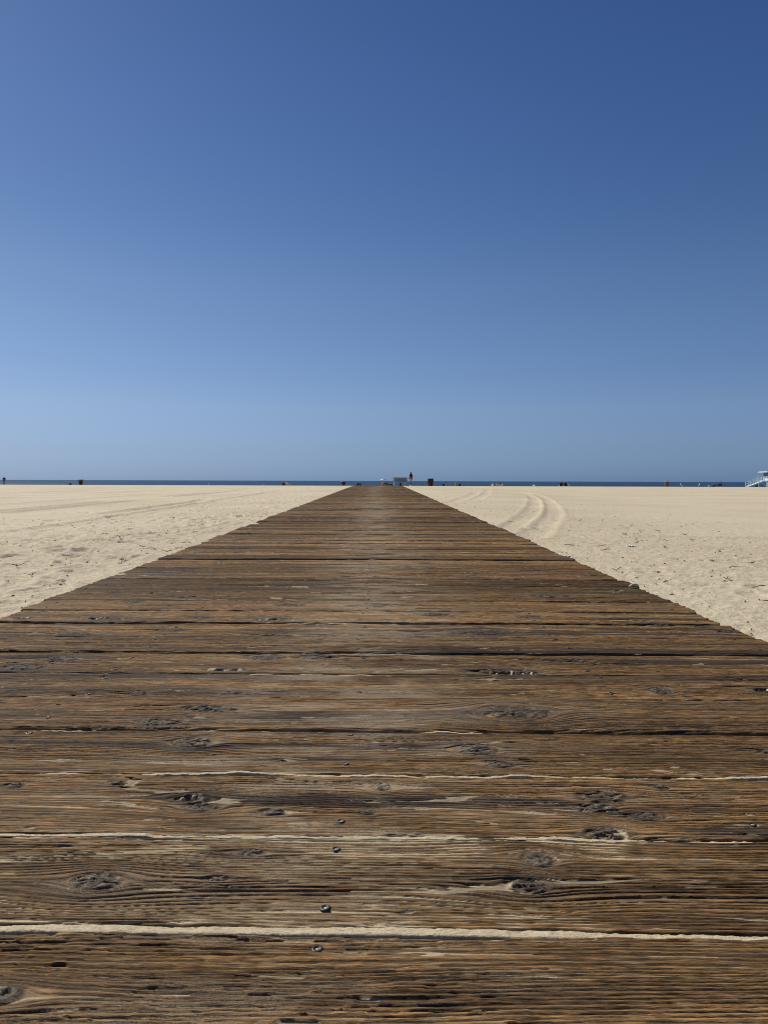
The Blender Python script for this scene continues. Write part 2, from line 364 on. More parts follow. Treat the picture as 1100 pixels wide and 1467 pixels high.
def plank_height(U, V, n, seed, half, hw, rnd, cx, cy):
    """returns height (m), warped grain s, masks"""
    A, sp, sandy, flake, tone, stain = LOOK.get(n, (rnd.uniform(1.2, 2.4), rnd.uniform(2.6, 4.5), rnd.uniform(0.05, 0.18), rnd.uniform(0.05, 0.5), rnd.choice((0.05, 0.2, 0.35, 0.5, 0.65, 0.85, 1.0)), rnd.choice((0.1, 0.25, 0.4, 0.55, 0.7, 0.8))))
    A *= 0.001; sp *= 0.001
    s = V + 0.007 * vn(U / 0.9, V / 0.2, seed) + 0.0022 * vn(U / 0.22, V / 0.04, seed + 1) + rnd.uniform(-0.02, 0.02) * U
    ks = [(x - cx, y - cy, a, b, k) for (x, y, a, b, k) in KN if abs(y - cy) < W / 2 + 0.004] if n < 12 else []
    if n >= 5:
        for _ in range(rnd.choice((0, 1, 1, 2, 2, 3)) + (2 if n >= 9 else 0)):
            ks.append((rnd.uniform(-half, half), rnd.uniform(-hw * .8, hw * .8), rnd.uniform(0.014, 0.06), rnd.uniform(0.012, 0.034), rnd.choice((0, 0, 0, 2, 1))))
    quiet = np.zeros_like(U); kdark = np.zeros_like(U); knot = np.zeros_like(U); kh = np.zeros_like(U); hole = np.zeros_like(U)
    for (ku, kv, a, b, kind) in ks:
        a = a * 1.12; b = b * 1.12
        du = U - ku; dv = V - kv - 0.002 * vn(U / 0.02, V / 0.02, seed + 5)
        kb = 1.35 if b < 0.035 else 1.8
        q2 = (du / (a * 1.7)) ** 2 + (dv / (b * kb)) ** 2
        s = s - dv * (1 / (q2 + 0.35)) * np.exp(-np.clip(q2 / 14, 0, 30)) * 0.85
        q = np.sqrt((du / a) ** 2 + (dv / b) ** 2) + 0.16 * vn(U / 0.012, V / 0.008, seed + 7)
        ins = sm(1.15, 0.75, q)
        knot = np.maximum(knot, ins)
        halo = sm(2.6, 1.0, q) * 0.35
        knot = np.maximum(knot, halo)
        quiet = np.maximum(quiet, np.exp(-np.clip((du / (a * 3.2)) ** 2 + (dv / (b * 2.0)) ** 2, 0, 30)))
        rg = np.sin(q * 9.0 + 2 * vn(U / 0.02, V / 0.02, seed + 8)) * 0.0005
        ang = np.arctan2(dv / b, du / a)
        rc = sm(0.35, 0.0, np.abs(vn(ang * 2.2 + 7, q * 1.2, seed + 9))) * sm(1.25, 0.8, q)
        ring = 0.6 * sm(0.28, 0.0, np.abs(q - 1.02))
        kdark = np.maximum(kdark, np.maximum(0.9 * rc, np.maximum(0.85 * ring, 0.7 * ins * sm(0.1, 0.9, np.sin(q * 16 + 2 * vn(U / 0.02, V / 0.02, seed + 8))))))
        kh = kh + ins * (0.0014 + rg) - rc * 0.0022 - ring * 0.0016
        if kind == 1:
            hq = np.sqrt(((du + a * .15) / (a * .8)) ** 2 + ((dv - b * .1) / (b * .6)) ** 2) + .3 * vn(U / .012, V / .008, seed + 11)
            hole = np.maximum(hole, sm(1.0, 0.55, hq))
        if kind == 2:
            hq = np.sqrt((du / (a * .8)) ** 2 + ((dv + b * .5) / (b * .4)) ** 2) + .7 * vn(U / .008, V / .05, seed + 12)
            hole = np.maximum(hole, 0.8 * sm(1.0, 0.5, hq))
    g1 = vn(U / 0.40, s / sp, seed + 20); g2 = vn(U / 0.17, s / (sp * .55), seed + 21); g3 = vn(U / 0.018, s / 0.0014, seed + 22)
    # long continuous growth lines that follow the warped grain
    rp = 2.1 * sp * (1 + 0.35 * vn(s / 0.045, U / 3.0, seed + 27))
    ph = s / (2.1 * sp) + 1.1 * vn(s / 0.022, U / 1.6, seed + 28) + 0.22 * vn(U / 0.09, s / 0.006, seed + 29)
    wv = 1 - 2 * np.abs(2 * (ph - np.floor(ph)) - 1)
    ridge = 0.78 * wv + 0.38 * g1 + 0.20 * g2 + (0.12 if n == 1 else 0.24) * g3
    Ar = A * np.clip(0.75 + 0.75 * fbm(U / 0.35, V / 0.07, seed + 25, 2), 0.12, 1.6)
    gro = sm(0.02, -0.50, ridge)
    h = -Ar * gro ** 0.8 * 1.5
    fm = np.zeros_like(U)
    if flake > 0.05:
        fm = flake * np.clip(0.55 + 1.1 * vn(U / 0.3, V / 0.05, seed + 30) + (0.4 if n == 0 else -0.15), 0, 1)
        for k, (dl, ll, am) in enumerate(((0.0046, 0.085, 0.0019), (0.0026, 0.04, 0.0013))):
            i = np.floor(s / dl + 0.5 * vn(U / 0.05, s / dl, seed + 36 + k)).astype(np.int32)
            j = np.floor(U / (ll * (0.5 + h2(i, i * 0 + 3, seed + 31 + k))) + 9 * h2(i, i * 0, seed + 33 + k)).astype(np.int32)
            h = h - fm * am * 1.3 * h2(i, j, seed + 35 + k)
    ck = vn(U / 0.6, s / 0.024, seed + 40)
    crack = sm(0.06, 0.0, np.abs(ck)) * sm(0.1, 0.5, vn(U / 0.3, s / 0.05, seed + 41) + 0.18)
    c2 = vn(U / 0.16, s / 0.0065, seed + 42)
    crack = np.maximum(crack, 0.8 * (0.5 if n == 0 else 1.0) * sm(0.085, 0.0, np.abs(c2)) * sm(0.0, 0.35, vn(U / 0.09, s / 0.012, seed + 43)))
    if n == 0: crack = crack * 0.35
    h = h - crack * 0.0045
    low = 0.0012 * vn(U / 0.12, V / 0.03, seed + 45) + np.minimum(kh, 0.0008)
    h = h + 0.0012 * vn(U / 0.12, V / 0.03, seed + 45) + kh
    # worn edges
    e = hw - np.abs(V)
    er = (0.0035 if n <= 2 else 0.005 if n <= 3 else 0.007) * (1 + 0.5 * vn(U / 0.07, np.sign(V), seed + 50))
    edge = (0.0025 if n <= 2 else 0.004 if n <= 3 else rnd.uniform(0.004, 0.0075)) * np.clip(1 - e / er, 0, 1) ** 1.6 * (1 + 0.8 * np.clip(vn(U / 0.025, np.sign(V) * 3, seed + 51), 0, 1))
    h = h - edge; low = low - edge
    h = h - hole * 0.016
    # sand settled in the low places, thickest along the walked middle
    xw = U + cx
    walk = np.exp(-((xw + 0.10 + 0.12 * vn(cy / 1.5, 0.0, 3)) / 0.42) ** 2)
    near = sm(4.5, 0.7, cy) if n < 60 else 0.0
    cover = (sandy * (0.16 + 0.84 * walk)) * np.clip(1.0 + 1.3 * fbm(xw / 0.22, (V + cy) / 0.03, 900, 3), 0.05, 1.8)
    cover = np.minimum(cover * np.clip(0.9 + 0.8 * vn(U / 0.11, s / 0.008, seed + 62), 0.0, 2.0), 0.36 if n == 1 else 0.30)
    cover = cover * (1 - 0.92 * quiet)
    if n <= 4: cover = np.clip(cover + 0.5 * np.exp(-e / 0.006) * sm(0.05, 0.6, fbm(U / 0.035, np.sign(V) * 3 + V / 0.01, seed + 64, 3, 0.6)), 0, 0.55)
    rq = np.interp(np.clip(cover, 0.0, 0.6), np.linspace(0, 0.6, 61), np.quantile(ridge[::3, ::3], np.linspace(0, 0.6, 61)))
    fill = low - Ar * 1.5 * sm(0.02, -0.50, rq) ** 0.8 + 0.00015 * vn(U / 0.012, V / 0.004, seed + 60)
    fill = np.where(cover < 0.02, -0.02, fill - fm * 0.0033)
    fill = np.where(e < 0.0015, -0.02, fill)
    fill = np.maximum(fill, np.where(hole > 0.3, -0.010 + 0.012 * sm(-0.3, 0.8, (vn(U / .012, V / .012, seed + 61))), -1))
    sand = sm(0.0, 0.0005, fill - h) * (1 - 0.6 * crack)
    h = np.maximum(h, fill)
    dk = vn(U / 0.9, s / 0.030, seed + 70) + 0.35 * vn(U / 0.25, s / 0.012, seed + 71)
    st = sm(0.66 - 0.55 * stain, 0.74 - 0.55 * stain, dk) * (0.35 + 0.65 * sm(-0.3, 0.3, vn(U / 0.5, V / 0.1, seed + 72)))
    walk2 = np.exp(-((xw + 0.06 + 0.10 * vn(cy / 1.2, 0.0, 4)) / 0.26) ** 2)
    dust = np.clip(0.04 + 1.0 * 1.25 * walk2 * (0.70 + 0.30 * sm(6.0, 0.8, cy)) * (0.50 + 1.7 * fbm(xw / 0.15, (V + cy) / 0.045, 950, 5, 0.65)), 0, 1)
    if n == 0: st = st * 0.3
    if n <= 1: dust = dust * 0.45
    tn = np.clip(tone + 0.15 * vn(U / 0.8, V / 0.2, seed + 80), 0, 1)
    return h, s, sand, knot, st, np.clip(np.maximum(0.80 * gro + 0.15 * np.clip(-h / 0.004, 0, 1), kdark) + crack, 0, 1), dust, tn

def plank_geo(n):
    rnd = random.Random(1000 + n); seed = 50 * (n + 10)
    gap0 = GAPW.get(n, 0.005); gap1 = GAPW.get(n + 1, 0.005)
    # plank n lies between gap n-1 (nearer) and gap n (farther)
    gn = GAPW.get(n - 1, 0.008 if n < 0 else 0.005)
    yn = Y0 + (n - 1) * W + gn / 2; yf = Y0 + n * W - GAPW.get(n, 0.005) / 2
    cy = (yn + yf) / 2; hw = (yf - yn) / 2
    half = 1.13 + rnd.uniform(-0.005, 0.005); cx = DX + rnd.uniform(-0.004, 0.004)
    if n >= 4 and rnd.random() < 0.12: half -= 0.008
    u = axis_u(n, half, cy)
    dv = 0.0008 if n <= 3 else 0.0011 if n <= 7 else 0.0018 if n <= 16 else 0.004 if n <= 40 else 0.009 if n <= 100 else 0.016
    if n < 0: dv = 0.003
    v = np.linspace(-hw, hw, max(8, int(2 * hw / dv)))
    U, V = np.meshgrid(u, v)
    h, s, sand, knot, st, gro, dust, tn = plank_height(U, V, n, seed, half, hw, rnd, cx, cy)
    tilt = rnd.uniform(-0.006, 0.006) if n > 3 else rnd.uniform(-0.003, 0.003)
    zo = rnd.uniform(-0.001, 0.001) if n < 4 else rnd.uniform(-0.0025, 0.0025) if n < 8 else rnd.uniform(-0.0040, 0.0040)
    h = h + zo + V * tilt + 0.0015 * vn(U / 1.0, 0.0, seed + 90) * (1 if n > 3 else .4) + (zdeck(cy + V) - zdeck(cy))
    Vw = V + 0.0012 * vn(U / 0.15, 0.0, seed + 91) + 0.0016 * np.where(np.abs(V) > hw - 0.004, vn(U / 0.03, np.sign(V), seed + 92), 0)
    Uw = U + np.where(np.abs(U) > half - 1e-6, 0.008 * vn(V / 0.02, np.sign(U), seed + 93), 0)
    pad = lambda a: np.pad(a, 1, mode='edge')
    Z = pad(h); Z[0, :] = -0.038; Z[-1, :] = -0.038; Z[:, 0] = -0.038; Z[:, -1] = -0.038
    sp_ = s.copy()
    return dict(X=pad(Uw), Y=pad(Vw), Z=Z, s=pad(s), sand=pad(sand), knot=pad(knot), st=pad(st), gro=pad(gro), dust=pad(dust), tn=pad(tn), cx=cx, cy=cy, hw=hw, half=half, seed=seed)

def plank_obj(n, parent):
    g = plank_geo(n)
    me = grid_mesh('plank', g['X'], g['Y'], g['Z'], M['wood'])
    sand = g['sand']; sand[0, :] = 0; sand[-1, :] = 0; sand[:, 0] = 0; sand[:, -1] = 0
    vec_attr(me, 'wc', g['X'], g['s'], np.full_like(g['s'], (n * 7.31) % 97))
    vec_attr(me, 'wm', sand, g['knot'], g['st'])
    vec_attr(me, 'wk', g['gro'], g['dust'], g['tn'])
    o = link('plank', me, parent, (g['cx'], g['cy'], float(zdeck(g['cy']))), plank_angle(n))
    return o, g

boardwalk = thing('boardwalk', 'long weathered brown plank boardwalk running straight across the sand towards the sea', 'boardwalk', (0, 0, 0))
NP = 198
screw_mb = MB()
screw_mb.lathe([(0.0058, -0.004), (0.0060, 0.0004), (0.0052, 0.0013), (0.0036, 0.0016), (0.0026, 0.0010), (0.0022, 0.0004)], 20)
screw_mb.lathe([(0.0023, 0.0003), (0.0016, 0.0007), (0.0005, 0.0009)], 12, mi=1)
screw_me = None
SCREWS = {0: [(-0.058, 0.698)], 1: [(-0.051, 0.887), (-0.055, 0.763)], 2: [(-0.051, 1.083), (-0.049, 0.962), (0.488, 0.955)], 3: [(-0.049, 1.291), (-0.052, 1.160), (-0.614, 1.300)],
          4: [(-0.050, 1.480), (-0.614, 1.372)]}
far = []
for n in list(range(-12, 100)):
    o, g = plank_obj(n, boardwalk)
    if -1 <= n < 18:
        pts = SCREWS.get(n)
        if pts is None:
            pts = []
            for jx in (-1.13, -0.612, -0.05, 0.49, 0.985):
                for q in (-0.055, 0.055): pts.append((jx + random.uniform(-.012, .012), g['cy'] + q + random.uniform(-.012, .012)))
        ca, sa = math.cos(plank_angle(n)), math.sin(plank_angle(n))
        for (x, y) in pts:
            dx, dy = x - g['cx'], y - g['cy']
            lx, ly = ca * dx + sa * dy, -sa * dx + ca * dy
            i = int(np.argmin(np.abs(g['X'][5] - lx))); j = int(np.argmin(np.abs(g['Y'][:, i] - ly)))
            z = float(np.percentile(g['Z'][max(1, j - 6):j + 7, max(1, i - 2):i + 3], 60))
            if screw_me is None:
                so = screw_mb.build('screw', [M['steel'], M['sand']], o); screw_me = so.data
            else: so = link('screw', screw_me, o)
            so.scale = (.98, .98, 1.0); so.location = (lx, ly, z - 0.0002); so.rotation_euler = (random.uniform(-.05, .05), random.uniform(-.05, .05), random.uniform(0, 3))
# everything past the first hundred planks is one part
XX = []
for n in range(100, NP):
    g = plank_geo(n); a = plank_angle(n)
    g['sand'][0, :] = 0; g['sand'][-1, :] = 0
    x = g['X'] * math.cos(a) - g['Y'] * math.sin(a) + g['cx']; y = g['X'] * math.sin(a) + g['Y'] * math.cos(a) + g['cy']
    me = grid_mesh('far_planks', x, y, g['Z'] + float(zdeck(g['cy'])), M['wood'])
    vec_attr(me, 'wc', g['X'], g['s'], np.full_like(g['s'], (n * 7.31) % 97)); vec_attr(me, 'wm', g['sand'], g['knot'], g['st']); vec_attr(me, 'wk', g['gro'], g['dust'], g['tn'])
    XX.append(me)
import bmesh
bm = bmesh.new()
for me in XX: bm.from_mesh(me)
fm = bpy.data.meshes.new('far_planks'); bm.to_mesh(fm); bm.free(); fm.materials.append(M['wood'])
for me in XX: bpy.data.meshes.remove(me)
fo = link('far_planks', fm, boardwalk); fo['kind'] = 'stuff'
# joists under the boards
for jx in (-1.13, -0.612, -0.05, 0.49, 0.985):
    mb = MB()
    for k in range(-2, 38):
        a, b = k, k + 1
        za = float(zdeck(a)) - 0.125; zb = float(zdeck(b)) - 0.125
        mb.bar((jx, a, za), (jx, b, zb), 0.05, 0.14)
    mb.build('joist', M['twig'], boardwalk)

# sand lying in the gaps between the boards
parts = []
for n in range(-12, 100):
    gw = GAPW.get(n, 0.005)
    yc = Y0 + n * W; a = plank_angle(n)
    du = 0.0025 if n <= 3 else 0.008 if n <= 10 else 0.03
    nu = int(2.2 / du); u = np.linspace(-1.1, 1.1, nu)
    nv = 23 if n <= 3 else 9 if n <= 10 else 5
    v = np.linspace(-1, 1, nv)
    U, V = np.meshgrid(u, v)
    lev = {0: -0.0016, 1: -0.0042, 2: -0.0042, 3: -0.0055}.get(n, -0.014 if n < 50 else -0.018)
    amp = {0: 0.0055, 1: 0.0085, 2: 0.0085, 3: 0.008}.get(n, 0.009)
    walk = np.exp(-((U + DX + 0.08) / 0.45) ** 2)
    top = lev + amp * fbm(U / (0.40 if n == 0 else 0.22), np.full_like(U, n * 3.3), 300, 6, 0.58 if n == 0 else 0.7) + (0.009 if 3 < n < 50 else 0.0 if n > 3 else 0.0022) * walk + 0.0011 * fbm(U / 0.006, V * 2.2, 301 + n, 3, 0.7) - 0.0008 * V
    z = top - 0.004 * np.abs(V) ** 9
    y = V * (gw / 2 + 0.003)
    x = U * math.cos(a) - y * math.sin(a) + DX; yy = U * math.sin(a) + y * math.cos(a) + yc
    parts.append(grid_mesh('gap_sand', x, yy, z + zdeck(yc), M['fine_sand']))
bm = bmesh.new()
for me in parts: bm.from_mesh(me)
gm = bpy.data.meshes.new('sand_in_gaps'); bm.to_mesh(gm); bm.free(); gm.materials.append(M['fine_sand'])
for me in parts: bpy.data.meshes.remove(me)
props(link('sand_in_gaps', gm), 'thin lines of pale sand packed into the gaps between the boards', 'sand', None, 'stuff')

# ------------------------------------------------------------------ sand
def sand_sheet():
    th = [-math.pi]
    while th[-1] < math.pi:
        a = abs(th[-1])
        th.append(th[-1] + (0.0014 if a < 0.56 else 0.006 if a < 1.0 else 0.03))
    th = np.array(th[:-1])
    r = [0.9]
    while r[-1] < 1500: r.append(r[-1] * (1.0055 if r[-1] < 60 else 1.012 if r[-1] < 260 else 1.08))
    r = np.array(r)
    T, RR = np.meshgrid(th, r)
    X = RR * np.sin(T); Y = RR * np.cos(T)
    Z = zbase(X, Y)
    ax = np.abs(X - DX) - 1.13
    fwd = (np.abs(T) < 1.05)
    # disturbed strip beside the deck, raked smooth further out
    left = X < DX
    wl = np.where(left, sm(3.4 + 0.05 * Y, 1.4, ax + 0.5 * vn(X / 1.5, Y / 2.5, 400)), sm(5.5, 1.6, ax + 0.6 * vn(X / 1.5, Y / 2.5, 400)))
    wl = np.clip(wl + 0.35 * sm(0.1, 0.6, vn(X / 3, Y / 3, 401)), 0, 1)
    wl = wl * np.where(left, 1.0, 1.0 - 0.6 * sm(5, 8, Y))
    lo = sm(110, 25, RR)
    b = fbm(X / 0.42, Y / 0.42, 410, 4, 0.6) * np.where(left, 0.012, 0.005) + fbm(X / 1.6, Y / 1.6, 414, 2) * np.where(left, 0.010, 0.005)
    b = b + np.where(left, 0.013, 0.010) * (np.abs(fbm(X / 0.11, Y / 0.11, 418, 4, 0.65)) - 0.25) * sm(20, 6, RR)
    Z = Z + b * (0.16 + 0.84 * wl) * lo + 0.02 * fbm(X / 9, Y / 9, 420, 2) * sm(2, 6, ax) * sm(95, 60, Y)
    # footprints
    rr = random.Random(5); nth = len(th); lr = np.log(r)
    thf = th
    for k in range(2400):
        side = -1 if rr.random() < 0.70 else 1
        yy = 1.8 + 40 * rr.random() ** 2.2; dd = abs(rr.gauss(0.2, 1.7 + 0.02 * yy)) + 0.18
        xx = DX + side * (1.13 + dd)
        rad = rr.uniform(0.03, 0.085); dep = rr.uniform(0.006, 0.018) * (0.85 if side < 0 else 0.35)
        r0 = math.hypot(xx, yy); t0 = math.atan2(xx, yy)
        i0 = np.searchsorted(r, r0 - 3.2 * rad); i1 = np.searchsorted(r, r0 + 3.2 * rad)
        j0 = np.searchsorted(thf, t0 - 3.2 * rad / r0); j1 = np.searchsorted(thf, t0 + 3.2 * rad / r0)
        if i1 <= i0 or j1 <= j0: continue
        ca, sa = math.cos(rr.uniform(0, 3.14)), 0
        an = rr.uniform(0, math.pi); ca, sa = math.cos(an), math.sin(an)
        dx = X[i0:i1, j0:j1] - xx; dy = Y[i0:i1, j0:j1] - yy
        q = ((dx * ca + dy * sa) / (rad * 1.35)) ** 2 + ((-dx * sa + dy * ca) / (rad * 0.75)) ** 2
        Z[i0:i1, j0:j1] += -dep * np.exp(-q ** 1.5) + dep * 0.5 * np.exp(-((np.sqrt(q) - 1.45) / 0.42) ** 2)
    # straight ruts of a beach tractor, parallel to the deck on the left
    for (xr, w, d) in ((-3.15, .10, .010), (-3.55, .13, .016), (-5.05, .12, .012), (-5.5, .15, .014), (-6.9, .14, .010), (-9.2, .2, .012), (-11.8, .25, .014), (-14.8, .3, .02), (-16.6, .3, .016), (-24, .5, .02)):
        cxr = xr + 0.10 * vn(Y / 6, xr, 430) - 0.012 * (Y - 8)
        q = (X - cxr) / w
        Z += 1.5 * (-d * np.exp(-q ** 4) + 0.5 * d * np.exp(-((np.abs(q) - 1.5) / .4) ** 2)) * sm(-0.35, 0.15, vn(Y / 4.5, xr * 2, 431)) * sm(90, 40, Y) * sm(5.0, 7.5, Y)
    # curving tyre marks on the right
    def rut(pts, w, d):
        nonlocal Z
        P = np.array(pts); best = np.full(X.shape, 1e9)
        msk = (X > 0.5) & (X < 9) & (Y > 4) & (Y < 35)
        xm, ym = X[msk], Y[msk]; bb = np.full(xm.shape, 1e9)
        # smooth the polyline
        t = np.linspace(0, len(P) - 1, 60); px = np.interp(t, range(len(P)), P[:, 0]); py = np.interp(t, range(len(P)), P[:, 1])
        for _ in range(6):
            px[1:-1] = (px[:-2] + 2 * px[1:-1] + px[2:]) / 4; py[1:-1] = (py[:-2] + 2 * py[1:-1] + py[2:]) / 4
        for k in range(59):
            ax_, ay_ = px[k], py[k]; bx, by = px[k + 1] - ax_, py[k + 1] - ay_
            tt = np.clip(((xm - ax_) * bx + (ym - ay_) * by) / (bx * bx + by * by + 1e-9), 0, 1)
            bb = np.minimum(bb, np.hypot(xm - ax_ - tt * bx, ym - ay_ - tt * by))
        q = bb / w
        Z[msk] += -d * np.exp(-q ** 4) + 0.35 * d * np.exp(-((q - 1.4) / .35) ** 2)
    rut([(1.20, 6.7), (1.27, 7.03), (1.75, 8.8), (2.44, 11.7), (3.43, 16.4), (4.16, 20.5), (4.48, 23.4)], 0.11, 0.013)
    rut([(1.15, 5.7), (1.25, 6.0), (1.60, 7.24), (2.23, 9.5), (3.0, 12.95), (3.93, 17.6), (4.71, 22.4), (4.97, 27)], 0.11, 0.013)
    rut([(1.22, 13.0), (1.43, 14.0), (1.89, 16.4), (2.49, 19.7), (3.0, 23.4)], 0.11, 0.010)
    rut([(2.0, 15.5), (2.93, 20.5), (3.54, 24.6), (4.8, 32.8)], 0.11, 0.010)
    # small bank right of the picture
    Z += 0.018 * np.exp(-((Y - 5.9 - 0.15 * vn(X / 1.2, 0.0, 440)) / 0.12) ** 2) * sm(1.6, 2.0, X) * sm(4.6, 3.0, X)
    # under the deck the sand drops away; beside it, it laps on the board ends
    spill = vn(Y / 0.28, np.sign(X - DX), 452) + 0.5 * vn(Y / 0.09, np.sign(X - DX), 453)
    ind = sm(0.0 - np.where(left, 0.06, 0.03) * np.clip(spill, -0.3, 1.2), -0.15, ax) * sm(42, 39, Y)
    lap = np.exp(-(ax / 0.12) ** 2) * (np.where(left, 0.013, 0.007) * np.clip(spill, -0.6, 1.2) + np.where(left, 0.004, -0.002)) * sm(12, 3, Y)
    Z = Z + lap - 0.07 * ind
    Z = np.where((Y < 0.9) & (np.abs(X - DX) < 1.25), np.minimum(Z, -0.06), Z)
    return grid_mesh('sand', X, Y, Z, M['sand'], close_u=True), (th, r, Z)

sand_me, (STH, SRR, SZZ) = sand_sheet()
props(link('beach_sand', sand_me), kind='structure')
def zsand(x, y):
    i = min(len(SRR) - 1, int(np.argmin(np.abs(SRR - math.hypot(x, y))))); j = int(np.argmin(np.abs(STH - math.atan2(x, y))))
    return float(SZZ[i, j])

# ------------------------------------------------------------------ sea
def make_sea():
    m, nt, p = mat('sea_water')
    g = N(nt, 'ShaderNodeNewGeometry')
    mp = vscale(nt, g.outputs['Position'], (0.10, 0.28, 1))
    n1 = noise(nt, mp, 1.0, 5, 0.6)
    sw = noise(nt, vscale(nt, g.outputs['Position'], (0.0012, 0.007, 1)), 1.0, 3, 0.55)
    c = mixc(nt, rng(nt, sw, 0.35, 0.65), (0.007, 0.028, 0.058), (0.010, 0.038, 0.074))
    L(nt, c, p.inputs['Base Color']); p.inputs['Roughness'].default_value = 0.32
    p.inputs['IOR'].default_value = 1.333; p.inputs['Specular IOR Level'].default_value = 0.10
    b = N(nt, 'ShaderNodeBump', Strength=1.0, Distance=1.6); L(nt, n1, b.inputs['Height']); L(nt, b.outputs[0], p.inputs['Normal'])
    return m
M['sea'] = make_sea()
ys = np.array([205, 215, 230, 260, 300, 380, 500, 800, 1500, 4000, 12000, 40000.]); xs = np.linspace(-1, 1, 41)
XS, YS = np.meshgrid(xs, ys); XS = XS * (900 + YS * 1.5)
props(link('sea_water', grid_mesh('sea_water', XS, YS, np.full_like(XS, -2.6), M['sea'])), kind='structure')

# ------------------------------------------------------------------ where a far thing stands (x from its bearing at depth y)
CAM_R = Matrix.Rotation(-R(0.37), 3, 'Z') @ Matrix.Rotation(math.pi / 2 - math.atan(44.5 / 1070.0), 3, 'X') @ Matrix.Rotation(R(0.18), 3, 'Z')
def bearing(px, y):
    d = CAM_R @ Vector(((px - 550) / 1070.0, 44.5 / 1070.0, -1)); return d.x / d.y * y
def spot(px, y, sink=0.0):
    x = bearing(px, y); return (x, y, float(zbase(x, y)) - sink)

exec_people = True
# ------------------------------------------------------------------ people
def skinned(name, chains, mats, parent, root=0, sub=1):
    """chains: list of lists of (x,y,z,r); points shared by coordinate are welded -> one continuous surface."""
    vs, rs, es, key = [], [], [], {}
    def idx(p):
        k = (round(p[0], 4), round(p[1], 4), round(p[2], 4))
        if k not in key: key[k] = len(vs); vs.append(p[:3]); rs.append(p[3])
        return key[k]
    for ch in chains:
        ii = [idx(p) for p in ch]
        es += [(a, b) for a, b in zip(ii, ii[1:]) if a != b]
    me = bpy.data.meshes.new(name); me.from_pydata(vs, es, []); me.update()
    o = bpy.data.objects.new(name, me); C.objects.link(o)
    o.modifiers.new('skin', 'SKIN'); 
    for i, r in enumerate(rs):
        rad = r if isinstance(r, tuple) else (r, r)
        me.skin_vertices[0].data[i].radius = rad
    me.skin_vertices[0].data[0].use_root = True
    s = o.modifiers.new('sub', 'SUBSURF'); s.levels = sub; s.render_levels = sub
    dg = bpy.context.evaluated_depsgraph_get(); dg.update()
    nm = bpy.data.meshes.new_from_object(o.evaluated_get(dg))
    bpy.data.objects.remove(o); bpy.data.meshes.remove(me)
    nm.name = name; nm.materials.clear(); nm.materials.append(mats)
    for p in nm.polygons: p.use_smooth = True
    return link(name, nm, parent)

def hand_chains(w, e):
    """five fingers from a wrist w, continuing the direction from the elbow e"""
    w = Vector(w); d = (w - Vector(e)).normalized(); side = d.cross(Vector((1, 0, 0)))
    if side.length < .1: side = d.cross(Vector((0, 0, 1)))
    side.normalize(); curl = d.cross(side)
    palm = w + d * 0.085
    out = [[(*w, 0.026), (*palm, (0.040, 0.018))]]
    for k, ln in enumerate((0.068, 0.078, 0.073, 0.058)):
        b = palm + side * (0.030 - 0.020 * k); t1 = b + d * ln * .55 + curl * 0.008; t2 = t1 + d * ln * .4 + curl * 0.022
        out.append([(*palm, (0.040, 0.018)), (*b, 0.0105), (*t1, 0.0095), (*t2, 0.008)])
    tb = w + d * 0.035 + side * 0.036
    out.append([(*w, 0.026), (*tb, 0.013), (*(tb + d * 0.045 + side * 0.012 + curl * 0.012), 0.009)])
    return out

def head_parts(p, hd, f, hair, skin):
    """eyes, mouth and hair on a head centred at hd, facing f (unit, horizontal)"""
    hd = Vector(hd); f = Vector(f).normalized(); s = f.cross(Vector((0, 0, 1)))
    for k in (-1, 1):
        mb = MB(); c = hd + f * 0.088 + s * 0.032 * k + Vector((0, 0, 0.008))
        mb.lathe([(0.002, -0.008), (0.010, -0.005), (0.012, 0), (0.010, 0.005), (0.002, 0.008)], 10, c); mb.build('eye', M['black'], p)
    mb = MB(); c = hd + f * 0.088 + Vector((0, 0, -0.058))
    mb.tube([c - s * .022, c + f * .004, c + s * .022], [.004, .006, .004], 6); mb.build('mouth', M['red'], p)
    b = -f
    skinned('hair', [[(*(hd + b * .015 + Vector((0, 0, -.045))), .088), (*(hd + b * .022 + Vector((0, 0, .03))), .105), (*(hd + b * .01 + Vector((0, 0, .075))), .085)]], hair, p)

def limb(a, b, ra, rb, n=2):
    return [(*[a[i] + (b[i] - a[i]) * t / n for i in range(3)], ra + (rb - ra) * t / n) for t in range(n + 1)]

